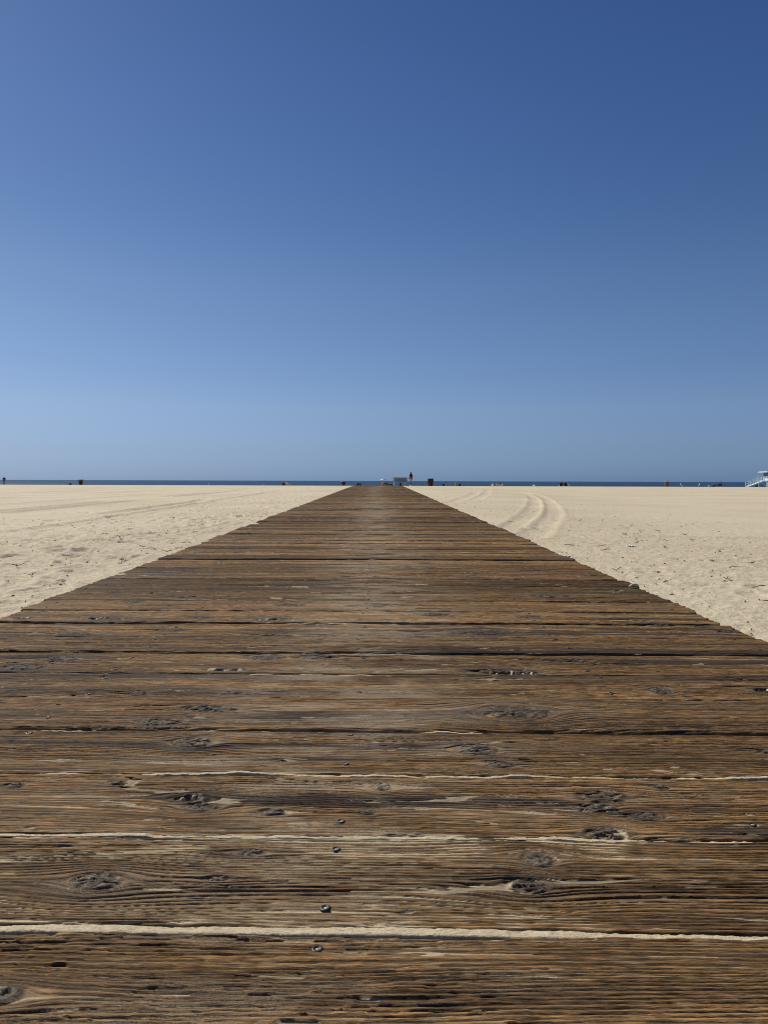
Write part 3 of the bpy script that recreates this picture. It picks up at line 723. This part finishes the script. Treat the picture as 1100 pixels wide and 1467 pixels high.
def person(label, px, y, pose, top, bottom, hair, rz=0.0, group=None, skin='skin', shoes='black', sleeves=True, hgt=1.75, shorts=False, sink=0.02, hood=False):
    loc = spot(px, y, sink)
    p = thing('person', label, 'person', loc, rz, group)
    k = hgt / 1.75
    if pose == 'stand' or pose == 'stride':
        st = 0.16 if pose == 'stride' else 0.03
        J = dict(pel=(0, 0, .94), wai=(0, 0, 1.10), che=(0, .01, 1.32), nec=(0, .0, 1.47), hd=(0, .025, 1.63), top=(0, .02, 1.70))
        for s_, q in ((-1, 'l'), (1, 'r')):
            J['sh' + q] = (.185 * s_, 0, 1.41); J['el' + q] = (.25 * s_, -.03, 1.13); J['wr' + q] = (.23 * s_, .10, .93)
            J['hi' + q] = (.095 * s_, 0, .88); J['kn' + q] = (.10 * s_, st * s_ * .8 + .02, .50); J['an' + q] = (.10 * s_, st * s_ * 1.3 - .02, .09); J['to' + q] = (.115 * s_, st * s_ * 1.3 + .13, .045)
    elif pose == 'sit':
        J = dict(pel=(0, 0, .13), wai=(0, -.02, .28), che=(0, .03, .50), nec=(0, .08, .65), hd=(0, .12, .80), top=(0, .12, .87))
        for s_, q in ((-1, 'l'), (1, 'r')):
            J['sh' + q] = (.185 * s_, .06, .58); J['el' + q] = (.27 * s_, .24, .38); J['wr' + q] = (.16 * s_, .45, .46)
            J['hi' + q] = (.10 * s_, .04, .12); J['kn' + q] = (.17 * s_, .44, .47); J['an' + q] = (.14 * s_, .66, .09); J['to' + q] = (.15 * s_, .82, .05)
    elif pose == 'recline':
        J = dict(pel=(0, 0, .30), wai=(0, -.10, .42), che=(0, -.24, .60), nec=(0, -.33, .74), hd=(0, -.34, .89), top=(0, -.35, .96))
        for s_, q in ((-1, 'l'), (1, 'r')):
            J['sh' + q] = (.185 * s_, -.29, .67); J['el' + q] = (.27 * s_, -.12, .45); J['wr' + q] = (.24 * s_, .12, .43)
            J['hi' + q] = (.10 * s_, .06, .30); J['kn' + q] = (.13 * s_, .46, .40); J['an' + q] = (.13 * s_, .80, .10); J['to' + q] = (.14 * s_, .92, .10)
    else:                      # 'lie'  face up on the sand, knees bent
        J = dict(pel=(0, 0, .12), wai=(0, -.18, .13), che=(0, -.40, .17), nec=(0, -.56, .22), hd=(0, -.70, .28), top=(0, -.77, .30))
        for s_, q in ((-1, 'l'), (1, 'r')):
            J['sh' + q] = (.185 * s_, -.48, .17); J['el' + q] = (.30 * s_, -.40, .06); J['wr' + q] = (.26 * s_, -.16, .08)
            J['hi' + q] = (.10 * s_, .06, .12); J['kn' + q] = (.14 * s_, .36, .44); J['an' + q] = (.14 * s_, .62, .09); J['to' + q] = (.15 * s_, .76, .05)
    J = {a: tuple(v * k for v in b) for a, b in J.items()}
    hd = Vector(J['hd'])
    f = Vector((0, 1, 0))
    nose = hd + f * .105 * k + Vector((0, 0, -.02))
    chains = [[(*J['pel'], .125), (*J['wai'], (.125, .10)), (*J['che'], (.150, .11)), (*J['nec'], .052), (*J['hd'], (.080, .095)), (*J['top'], (.065, .075))],
              [(*J['hd'], (.080, .095)), (*nose, .016)], [(*J['hd'], (.080, .095)), (*(hd + Vector((.092, -.005, -.01))), .016)], [(*J['hd'], (.080, .095)), (*(hd + Vector((-.092, -.005, -.01))), .016)]]
    for q in 'lr':
        chains.append([(*J['che'], (.150, .11)), (*J['sh' + q], .062)] + limb(J['sh' + q], J['el' + q], .056, .042)[1:] + limb(J['el' + q], J['wr' + q], .042, .026)[1:])
        chains += hand_chains(J['wr' + q], J['el' + q])
        chains.append([(*J['pel'], .125), (*J['hi' + q], .092)] + limb(J['hi' + q], J['kn' + q], .088, .058)[1:] + limb(J['kn' + q], J['an' + q], .060, .036)[1:])
    skinned('body', chains, M[skin], p)
    head_parts(p, J['hd'], f, M[hair], M[skin])
    g = 0.016
    tc = [[(*(Vector(J['pel']) + (Vector(J['wai']) - Vector(J['pel'])) * .2), .135 + g), (*J['wai'], (.135 + g, .115 + g)), (*J['che'], (.158 + g, .12 + g)), (*(Vector(J['che']) * .35 + Vector(J['nec']) * .65), .075)]]
    for q in 'lr':
        arm = [(*J['che'], (.158 + g, .12 + g)), (*J['sh' + q], .066 + g)] + limb(J['sh' + q], J['el' + q], .062 + g, .048 + g)[1:]
        if sleeves: arm += limb(J['el' + q], J['wr' + q], .048 + g, .034 + g)[1:]
        tc.append(arm)
    skinned('jacket' if sleeves else 'shirt', tc, M[top], p)
    bc = []
    for q in 'lr':
        leg = [(*J['pel'], .132 + g), (*J['hi' + q], .098 + g)] + limb(J['hi' + q], J['kn' + q], .094 + g, .064 + g)[1:]
        if not shorts: leg += limb(J['kn' + q], J['an' + q], .066 + g, .046 + g)[1:]
        bc.append(leg)
    skinned('shorts' if shorts else 'trousers', bc, M[bottom], p)
    for q in 'lr':
        a = Vector(J['an' + q]); t = Vector(J['to' + q])
        skinned('shoe', [[(*(a + Vector((0, -.03, -.035))), .042), (*(a * .5 + t * .5 + Vector((0, 0, -.01))), .046), (*t, .038)]], M[shoes], p)
    return p

person('person standing upright beside the bench, dark red and black jacket, tan shorts, white shoes', 588.5, 90, 'stand', 'maroon', 'tan', 'hair', R(50), skin='skin_dark', shoes='white', shorts=True, hgt=1.78)
person('person in black standing alone against the sea at the far left edge of the beach', 6.5, 155, 'stride', 'black', 'slate', 'hair', R(25), skin='skin_dark', shoes='black', hgt=1.75)
G1 = 'people sitting far off on the sand'
person('person in black sitting on the sand next to the one in pale pink', 406, 150, 'sit', 'black', 'navy', 'hair', 0, G1)
person('person in white and pale pink sitting on the sand left of the boardwalk', 412, 150, 'recline', 'white', 'pink', 'fair_hair', R(-40), G1, sleeves=False)
person('person in black at the end of the boardwalk, nearer the half sunk bin', 512.5, 168, 'sit', 'black', 'slate', 'hair', 0, G1, skin='skin_dark', hgt=1.6)
person('person in navy sitting at the end of the boardwalk, nearer the umbrella', 516, 170, 'sit', 'navy', 'slate', 'hair', R(10), G1, skin='skin_dark', hgt=1.6)
person('person in a mustard top sitting under the pale blue umbrella', 549.3, 128, 'sit', 'yellow', 'yellow', 'fair_hair', R(20), G1, hgt=1.6)
person('person in black sitting between the umbrella and the bench', 553.5, 128, 'sit', 'black', 'pink', 'hair', 0, G1, hgt=1.75)
person('person in a white top leaning back close to the left end of the bench', 557, 129, 'recline', 'white', 'black', 'hair', R(-60), G1, skin='skin_dark', hgt=1.45)
person('person in dark clothes sitting on the sand seen beneath the bench', 573.5, 140, 'sit', 'navy', 'black', 'hair', 0, G1, skin='skin_dark', hgt=1.45)
person('small person in navy sitting alone just right of the big bin beside the boardwalk', 635, 165, 'sit', 'navy', 'navy', 'hair', R(-10), G1, skin='skin_dark', hgt=1.4)
person('person in a tan top sitting beside one in dark clothes, right of the big bin', 652.8, 150, 'sit', 'tan', 'tan', 'fair_hair', 0, G1, hgt=1.5, sleeves=False)
person('person in dark clothes sitting beside one in a tan top, right of the big bin', 658.5, 152, 'sit', 'navy', 'black', 'hair', R(15), G1, skin='skin_dark', hgt=1.4)
person('person in a white shirt at the left end of the sitting row of four', 706, 160, 'sit', 'white', 'white', 'hair', R(10), G1, hgt=1.55)
person('person in a pink top second from the left in the sitting row of four', 711.8, 160, 'sit', 'pink', 'tan', 'hair', R(-5), G1, hgt=1.5)
person('person in slate blue second from the right in the sitting row of four', 716.3, 160, 'sit', 'slate', 'white', 'hair', R(5), G1, hgt=1.65, skin='skin_dark')
person('person in a white top at the right end of the sitting row of four', 719, 161, 'sit', 'white', 'pink', 'fair_hair', R(-15), G1, hgt=1.3)
person('person reclining in black by a beach chair near the lifeguard tower', 1029.5, 140, 'recline', 'black', 'black', 'hair', R(75), G1, skin='skin_dark', hgt=1.95)
person('person in black lying back on the sand left of the reclining one', 1022.5, 139, 'sit', 'black', 'navy', 'hair', R(50), G1, skin='skin_dark', hgt=1.05)

# two dark round backed beach chairs
def beach_chair(label, px, y, rz, cloth='black'):
    p = thing('beach_chair', label, 'chair', spot(px, y, 0.02), rz, 'dark beach chairs')
    mb = MB(); n = 9; vs = []; fs = []
    for i in range(n):
        for j in range(7):
            u = -1 + 2 * i / (n - 1); v = j / 6
            w = 0.36 * math.sqrt(max(0.05, 1 - max(0, (v - .45) / .55) ** 2)) * (0.75 + .25 * math.sin(v * 3.1))
            vs.append((u * w, -0.30 * v - 0.10 * (1 - u * u) * .6, 0.22 + 0.62 * v))
    fs = [(i * 7 + j, (i + 1) * 7 + j, (i + 1) * 7 + j + 1, i * 7 + j + 1) for i in range(n - 1) for j in range(6)]
    vs2 = [(x, y_ + .025, z) for x, y_, z in vs]; m_ = len(vs)
    mb.add(vs, fs, 0, True); mb.add(vs2, [tuple(reversed(f)) for f in fs], 0, True)
    mb.build('backrest', M[cloth], p)
    mb = MB(); mb.box((0, .2, .22), (.56, .5, .035), Matrix.Rotation(R(8), 3, 'X'), 0, .012); mb.build('seat', M[cloth], p)
    for s in (-1, 1):
        mb = MB(); mb.tube([(.29 * s, .46, 0), (.29 * s, .0, .26), (.29 * s, -.36, .86)], .014); mb.tube([(.29 * s, -.25, 0), (.29 * s, .2, .26), (.29 * s, .44, .30)], .014); mb.build('frame', M['metal'], p)
    return p
beach_chair('round backed black beach chair standing on the sand, left one of the pair', 803.3, 150, 0.1)
beach_chair('round backed black beach chair standing on the sand, right one of the pair', 809.7, 150, -0.15)
person('person in black seated in the left round backed beach chair', 803.3, 150.12, 'recline', 'black', 'navy', 'hair', 0.1, G1, skin='skin_dark', hgt=1.55)
person('person in black with a white cap seated in the right round backed beach chair', 809.7, 150.12, 'recline', 'black', 'navy', 'fair_hair', -0.15, G1, hgt=1.55)
beach_chair('low black beach chair beside the reclining person near the lifeguard tower', 1031.8, 141, -1.0, 'navy')

# grey bag and white bag
def bag(label, px, y, cols, s):
    p = thing('bag', label, 'bag', spot(px, y, 0.01), 0.3)
    mb = MB(); mb.lathe([(.02, 0), (.26 * s, .01), (.31 * s, .10 * s), (.29 * s, .22 * s), (.20 * s, .33 * s), (.06 * s, .37 * s)], 16, jit=.05, seed=int(px)); mb.build('pouch', M[cols[0]], p)
    mb = MB(); mb.tube([(-.15 * s, 0, .30 * s), (-.10 * s, 0, .46 * s), (.10 * s, 0, .46 * s), (.15 * s, 0, .30 * s)], .018); mb.build('handle', M[cols[1]], p)
bag('grey beach bag lying on the sand left of the people near the lifeguard tower', 1016, 139, ('grey', 'navy'), 1.0)
bag('white bag lying on the sand with a dark handle, nearer than the row of four', 765, 118, ('white', 'black'), .75)
bag('small dark heap of belongings on the sand just left of the far left bin', 101, 140, ('black', 'grey'), .9)

# umbrella
u = thing('beach_umbrella', 'small pale blue beach umbrella shading the sitting people left of the bench', 'umbrella', spot(549, 129.5, .03), 0)
mb = MB(); prof = [(.50 * math.cos(t), 1.02 + .22 * math.sin(t)) for t in (0, .3, .6, .9, 1.2, 1.5)]
vs = [(r * math.cos(k * math.pi / 8) * (1 if k % 2 == 0 else .96), r * math.sin(k * math.pi / 8), z) for r, z in prof for k in range(16)]
fs = [(i * 16 + k, i * 16 + (k + 1) % 16, (i + 1) * 16 + (k + 1) % 16, (i + 1) * 16 + k) for i in range(5) for k in range(16)] + [tuple(range(80, 96))]
mb.add(vs, fs, 0, True); mb.add([(x * .985, y_ * .985, z - .012) for x, y_, z in vs], [tuple(reversed(f)) for f in fs], 0, True)
mb.build('canopy', M['umbrella'], u)
mb = MB(); mb.tube([(0, 0, -.1), (0, 0, 1.28)], .016); mb.build('pole', M['metal'], u)
for k in range(8):
    a = k * math.pi / 4; mb = MB(); mb.tube([(0, 0, 1.20), (.27 * math.cos(a), .27 * math.sin(a), 1.16), (.48 * math.cos(a), .48 * math.sin(a), 1.02)], .006, 5); mb.build('rib', M['metal'], u)

# ------------------------------------------------------------------ bench
x0, y0, z0 = spot(573, 93, 0.0); z0 = float(zbase(x0, y0))
b = thing('bench', 'bench with a blue grey board back and white legs, facing the sea', 'bench', (x0, y0, z0 + 0.07), R(1)); b.scale = (.96, 1, 1.06)
Wd = 1.82
for s in (-1, 1):
    mb = MB(); mb.box((s * .76, .02, .21), (.13, .44, .46), None, 0, .02); mb.bar((s * .80, -.18, .40), (s * .80, -.33, .92), .07, .07, 0, .01); mb.build('leg', M['white_concrete'], b)
mb = MB()
for k in range(3): mb.box((0, -.12 + .15 * k, .465), (Wd, .135, .04), None, 0, .008)
mb.build('seat', M['blue_grey'], b)
mb = MB()
for k in range(4): mb.box((0, -.215 - .030 * k, .545 + .105 * k), (Wd, .035, .098), Matrix.Rotation(R(16), 3, 'X'), 0, .006)
mb.build('backrest', M['blue_grey'], b)
mb = MB(); mb.box((0, -.348, .935), (Wd + .02, .06, .03), None, 0, .008); mb.build('top_rail', M['white_concrete'], b)

mb = MB(); x1, y1, z1 = spot(591, 91.5, 0.0)
mb.box((0, 0, 0), (2.0, 1.6, .10), None, 0, .015)
props(mb.build('concrete_pad', plain('old_concrete', (.24, .235, .22), .9, 0, .2, 4), None, (x1 + .1, y1 + .6, z1 + .03)), 'low grey concrete pad set in the sand under the standing person', 'concrete pad')

# ------------------------------------------------------------------ bins
def bin_(label, px, y, kind):
    p = thing('trash_bin', label, 'bin', spot(px, y, 0.03), random.uniform(0, 3), 'bins standing on the beach')
    if kind == 'bag':
        pr = [(.30, 0), (.305, .03), (.315, .28), (.328, .29), (.315, .31), (.325, .55), (.338, .56), (.325, .58), (.335, .80), (.34, .84)]
        mb = MB(); mb.lathe(pr, 28); mb.build('drum', M['barrel_dark'], p)
        mb = MB(); mb.lathe([(.345, .30), (.375, .56), (.372, .80), (.385, .93), (.36, .965), (.30, .93), (.10, .86)], 28, jit=.035, seed=3); mb.build('liner', M['bag'], p)
        mb = MB(); mb.tube([(.352 * math.cos(t * .5236), .352 * math.sin(t * .5236), .955) for t in range(13)], .016, 6); mb.build('rim', M['barrel'], p)
    else:
        wide = 1.18 if kind == 'bowl' else 1.0
        pr = [(.25, 0), (.26, .03), (.285 * wide, .25), (.30 * wide, .26), (.29 * wide, .28), (.32 * wide, .52), (.335 * wide, .53), (.325 * wide, .55), (.365 * wide, .76)]
        mb = MB(); mb.lathe(pr, 28); mb.build('drum', M['barrel_dark' if kind != 'pale' else 'barrel'], p)
        mb = MB(); mb.lathe([(.37 * wide, .75), (.44 * wide, .765), (.455 * wide, .82), (.445 * wide, .90), (.40 * wide, .91), (.36 * wide, .84), (.1, .80)], 28, jit=.012, seed=int(px)); mb.build('rim', M['rim'], p)
        mb = MB(); mb.lathe([(.34 * wide, .70), (.345 * wide, .80), (.25, .875), (.05, .90)], 20, jit=.06, seed=int(px) + 1); mb.build('liner', M['bag'], p)
bin_('brown bin with a black liner over its rim, beside the bench', 616.5, 93, 'bag')
bin_('dark bin with a flared olive rim standing alone left of the boardwalk against the sea', 116, 122, 'flare')
bin_('dark wide bin half sunk behind the sand next to the left edge of the boardwalk', 492, 150, 'bowl')
bin_('brown flared bin standing between the beach chairs and the lifeguard tower', 954.5, 124, 'pale')

# ------------------------------------------------------------------ gulls
def gull(label, px, y, rz, s=1.0, up=False):
    p = thing('gull', label, 'gull', spot(px, y, 0.0), rz, 'gulls standing on the sand')
    nk = .46 if up else .36
    skinned('body', [[(0, -.16, .22, .03), (0, -.06, .22, .075), (0, .06, .25, .085), (0, .14, .31, .05), (0, .16, nk, .042), (0, .165, nk + .045, .038)]], M['feather'], p)
    for k in (-1, 1): skinned('wing', [[(.06 * k, .07, .27, .045), (.075 * k, -.06, .25, .045), (.04 * k, -.24, .22, .014)]], M['feather_grey'], p)
    mb = MB(); mb.tube([(0, .20, nk + .03), (0, .265, nk + .015)], [.014, .005], 6); mb.build('beak', M['beak'], p)
    for k in (-1, 1):
        mb = MB(); mb.tube([(.03 * k, 0, .17), (.03 * k, .005, 0)], .006, 5); mb.tube([(.03 * k, 0, .004), (.03 * k, .06, .004)], [.010, .004], 5); mb.build('leg', M['beak'], p)
    p.scale = (s, s, s)
gull('white gull on the sand just right of the far bin near the lifeguard tower', 976, 132, .9, 1.2, True)
gull('white gull standing on the sand midway between that far bin and the lounging people', 1000.5, 130, -1.0, 1.2, True)
gull('white gull standing on the sand right of the two black beach chairs', 814.5, 140, 1.2, 1.2)
gull('small white gull standing far off on the left sand, nearest the far left bin', 299, 140, .4, 1.0)
gull('small white gull standing far off on the left sand, nearest the sitting pair', 378, 150, -1.4, .9)

# ------------------------------------------------------------------ lifeguard tower
tx, ty, tz = spot(1099.8, 165, 0.0)
t = thing('lifeguard_tower', 'pale blue lifeguard tower on posts with a long railed ramp', 'lifeguard tower', (tx, ty, tz + .05), 0)
DH = 1.32                                                   # deck height above the sand
mb = MB(); mb.box((0.9, 0, DH), (4.6, 4.0, .16), None, 0, .02); mb.build('deck', M['blue_white'], t)
for px_ in (-1.2, 0.9, 3.0):
    for py_ in (-1.8, 1.8):
        mb = MB(); mb.box((px_, py_, DH / 2 - .09), (.16, .16, DH + .02), None, 0, .01); mb.build('post', M['blue_white'], t)
for py_ in (-1.86, 1.86):
    mb = MB(); mb.bar((-1.1, py_ * 1.05, DH - .12), (.8, py_ * 1.05, .15), .05, .12); mb.bar((3.0, py_ * 1.05, DH - .12), (1.0, py_ * 1.05, .15), .05, .12); mb.build('brace', M['blue_white'], t)
# cabin
cab = MB(); cab.box((1.15, .25, DH + .08 + .5), (2.9, 2.7, 1.0), None, 0, .02); cabo = cab.build('cabin_wall', M['blue_white'], t)
mb = MB(); mb.box((1.15, .25, DH + 1.08 + .40), (2.82, 2.62, .80)); mb.build('window_band', M['dark_glass'], t)
for cx_ in (-.27, 1.15, 2.57):
    for cy_ in (-1.08, 1.58):
        mb = MB(); mb.box((cx_, cy_, DH + 1.08 + .40), (.13, .13, .80), None, 0, .01); mb.build('corner_post', M['blue_wall'], t)
mb = MB(); mb.box((1.15, .1, DH + 1.93), (5.0, 4.1, .13), None, 0, .03); mb.box((1.15, .1, DH + 2.03), (4.6, 3.7, .08), None, 0, .02); mb.build('roof', M['blue_white'], t)
mb = MB(); mb.box((1.15, -1.115, DH + .62), (.8, .03, .9), None, 0, .01); dr = mb.build('door', M['blue_wall'], t)
mb = MB(); mb.tube([(1.45, -1.15, DH + .55), (1.45, -1.15, DH + .75)], .018); mb.build('handle', M['metal'], dr)
# rails round the deck
def rail(mb, a, b, n=4):
    a = Vector(a); b = Vector(b)
    for h in (.5, .95): mb.bar(a + Vector((0, 0, h)), b + Vector((0, 0, h)), .06, .09)
    for k in range(n + 1):
        q = a + (b - a) * k / n; mb.box(q + Vector((0, 0, .48)), (.08, .08, .98))
top = DH + .08
mb = MB(); rail(mb, (-1.35, -1.95, top), (3.15, -1.95, top), 5); rail(mb, (-1.35, 1.95, top), (3.15, 1.95, top), 5); mb.build('deck_railing', M['blue_white'], t)
# ramp down to the left
ra, rb = (-1.38, -.9, DH + .02), (-4.75, -.9, .08)
mb = MB(); mb.bar((ra[0], -.25, ra[2]), (rb[0], -.25, rb[2]), 1.5, .09); 
for yy in (-1.02, .52): mb.bar((ra[0], yy, ra[2] - .06), (rb[0], yy, rb[2] - .06), .06, .24)
mb.build('ramp', M['blue_white'], t)
for yy in (-1.0, .5):
    mb = MB(); rail(mb, (ra[0], yy, ra[2] + .03), (rb[0], yy, rb[2] + .03), 6); mb.build('ramp_railing', M['blue_white'], t)
mb = MB(); mb.box((-2.7, -.25, .25), (.12, 1.3, .80)); mb.build('ramp_support', M['barrel'], t)

# ------------------------------------------------------------------ litter, twigs
li = thing('crumpled_paper', 'crumpled white paper lying on the sand right of the boardwalk', 'litter', (0, 0, 0))
lx, ly = bearing(905, 4.98), 4.98
nu = 14; gx, gy = np.meshgrid(np.linspace(-.07, .07, nu), np.linspace(-.045, .045, nu))
gz = .012 + .018 * vn(gx / .03, gy / .03, 77) + .012 * vn(gx / .012, gy / .012, 78) + .015 * sm(.02, -.06, gx)
link('sheet', grid_mesh('sheet', gx, gy, gz, M['litter'], False), li); link('sheet', grid_mesh('sheet', gx * .8 + .06, gy * .8, gz * .7 + .002, M['litter'], False), li)
li.location = (lx, ly, zsand(lx, ly) - .004); li.rotation_euler = (0, 0, .4); li.scale = (.42, .42, .42)
chx, chy = 1.045, 3.02
mb = MB(); mb.tube([(-.026, 0, .004), (-.006, .003, .009), (.014, .0, .010), (.028, -.004, .005)], [.002, .0065, .006, .002], 7)
props(mb.build('wood_chip', M['chip'], None, (chx - .01, chy, float(zdeck(chy)) + .002), .5), 'bleached curl of driftwood lying on the right edge of the boardwalk', 'wood chip')

def twig_mesh(k):
    rr = random.Random(k); ln = rr.uniform(.025, .075); mb = MB(); pts = []; z = .004
    for i in range(5): pts.append((ln * (i / 4 - .5), rr.uniform(-.012, .012), z + rr.uniform(0, .012)))
    mb.tube(pts, [.0018, .0019, .0017, .0014, .0008], 5)
    if rr.random() < .6: mb.tube([pts[2], (pts[2][0] + .025, pts[2][1] + rr.choice((-.03, .03)), z + .016)], [.0014, .0006], 4)
    return mb
tw = [twig_mesh(k) for k in range(6)]; first = {}
rr = random.Random(21)
def put_twig(x, y, side):
    k = rr.randrange(6)
    lab = 'dry dark twig lying on the sand left of the boardwalk' if side < 0 else 'dry dark twig lying on the sand right of the boardwalk'
    if k not in first: o = tw[k].build('twig', M['twig']); first[k] = o
    else: o = first[k].copy(); C.objects.link(o)
    o.location = (x, y, zsand(x, y) + .002); o.rotation_euler = (rr.uniform(-.15, .15), rr.uniform(-.25, .25), rr.uniform(0, 6.28)); 
    props(o, lab, 'twig', 'twigs left of the boardwalk' if side < 0 else 'twigs right of the boardwalk')
for _ in range(46):
    y = 2.6 + 6.0 * rr.random() ** 1.4; put_twig(DX - 1.2 - abs(rr.gauss(.15, .9)), y, -1)
for _ in range(34):
    y = 2.1 + 6.0 * rr.random() ** 1.4; put_twig(DX + 1.2 + abs(rr.gauss(.15, 1.2)), y, 1)
# fine scraps of seaweed and bark: nobody could count them
mb = MB()
for _ in range(1000):
    s = -1 if rr.random() < .55 else 1
    y = 2.0 + 16 * rr.random() ** 2; x = DX + s * (1.16 + abs(rr.gauss(0, 1.5)))
    z = zsand(x, y); a = rr.uniform(0, 6.28); l = rr.uniform(.003, .014); w = rr.uniform(.0015, .004)
    c, q = math.cos(a), math.sin(a)
    mb.add([(x + c * l, y + q * l, z + .002), (x - q * w, y + c * w, z + .007), (x - c * l, y - q * l, z + .002), (x + q * w, y - c * w, z + .003), (x, y, z + .009)], [(0, 1, 4), (1, 2, 4), (2, 3, 4), (3, 0, 4)])
props(mb.build('beach_debris', M['twig']), 'scattered dark scraps of dry seaweed and bark on the sand beside the boardwalk', 'debris', None, 'stuff')

# ------------------------------------------------------------------ light, sky, camera
SKYRAMP = [(p, tuple(q / 1.5 for q in c)) for p, c in ((0.0, (.50, .78, 1.35)), (0.016, (.57, .80, 1.29)), (0.04, (.70, .83, 1.16)), (0.095, (1.05, 1.0, 1.10)), (0.20, (1.23, 1.1, 1.05)), (0.25, (1.25, 1.12, 1.04)), (0.32, (1.12, 1.06, 1.0)), (0.42, (1.05, 1.02, 1.0)), (0.55, (.95, .94, .93)))]
SKYPOW = [(0.664 * 1.5, 1.28), (0.682 * 1.5, 1.165), (0.785 * 1.5, 0.99)]
SUN_EL = 43.0; AZ = (-0.766, 0.643)                            # towards the sun: left and a little ahead
az = math.atan2(AZ[0], AZ[1])
sd = Vector((math.sin(az) * math.cos(R(SUN_EL)), math.cos(az) * math.cos(R(SUN_EL)), math.sin(R(SUN_EL))))
sl = bpy.data.lights.new('sun', 'SUN'); sl.energy = 4.9; sl.angle = R(0.53); sl.color = (1.0, 0.95, 0.87)
so = bpy.data.objects.new('sun', sl); C.objects.link(so); so.location = (-20, 10, 40)
so.rotation_euler = sd.to_track_quat('Z', 'Y').to_euler()
w = bpy.data.worlds.new('World'); SC.world = w; w.use_nodes = True
nt = w.node_tree; bg = nt.nodes['Background']
sky = nt.nodes.new('ShaderNodeTexSky'); sky.sky_type = 'NISHITA'; sky.sun_disc = False
sky.sun_elevation = R(SUN_EL); sky.sun_rotation = az
sky.altitude = 0; sky.air_density = 1.0; sky.dust_density = 0.3; sky.ozone_density = 2.5
# a clear maritime sky: deeper blue overhead and a cool, clean horizon
KS = 0.085
sp3 = nt.nodes.new('ShaderNodeSeparateXYZ'); L(nt, sky.outputs[0], sp3.inputs[0])
tc = nt.nodes.new('ShaderNodeTexCoord'); sd3 = nt.nodes.new('ShaderNodeSeparateXYZ'); L(nt, tc.outputs['Generated'], sd3.inputs[0])
hz = ramp(nt, sd3.outputs[2], SKYRAMP)
hs = nt.nodes.new('ShaderNodeSeparateXYZ'); L(nt, hz, hs.inputs[0])
cb = nt.nodes.new('ShaderNodeCombineXYZ')
for i, (a_, p_) in enumerate(SKYPOW):
    v = math_(nt, 'POWER', math_(nt, 'MULTIPLY', sp3.outputs[i], KS), p_)
    v = math_(nt, 'MULTIPLY', math_(nt, 'MINIMUM', math_(nt, 'MULTIPLY', v, a_), 1.6), hs.outputs[i])
    L(nt, math_(nt, 'DIVIDE', v, KS), cb.inputs[i])
L(nt, cb.outputs[0], bg.inputs[0]); bg.inputs[1].default_value = 0.072
cam = bpy.data.cameras.new('camera'); co = bpy.data.objects.new('camera', cam); C.objects.link(co)
cam.sensor_fit = 'VERTICAL'; cam.sensor_height = 36.0; cam.lens = 1070.0 / 1467 * 36.0
cam.clip_start = 0.05; cam.clip_end = 100000
co.matrix_world = Matrix.Translation((0, 0, H)) @ CAM_R.to_4x4()
SC.camera = co
SC.cycles.pixel_filter_type = 'BLACKMAN_HARRIS'; SC.cycles.filter_width = 1.0
SC.view_settings.view_transform = 'Standard'; SC.view_settings.look = 'None'; SC.view_settings.exposure = 0.24; SC.view_settings.gamma = 1.0
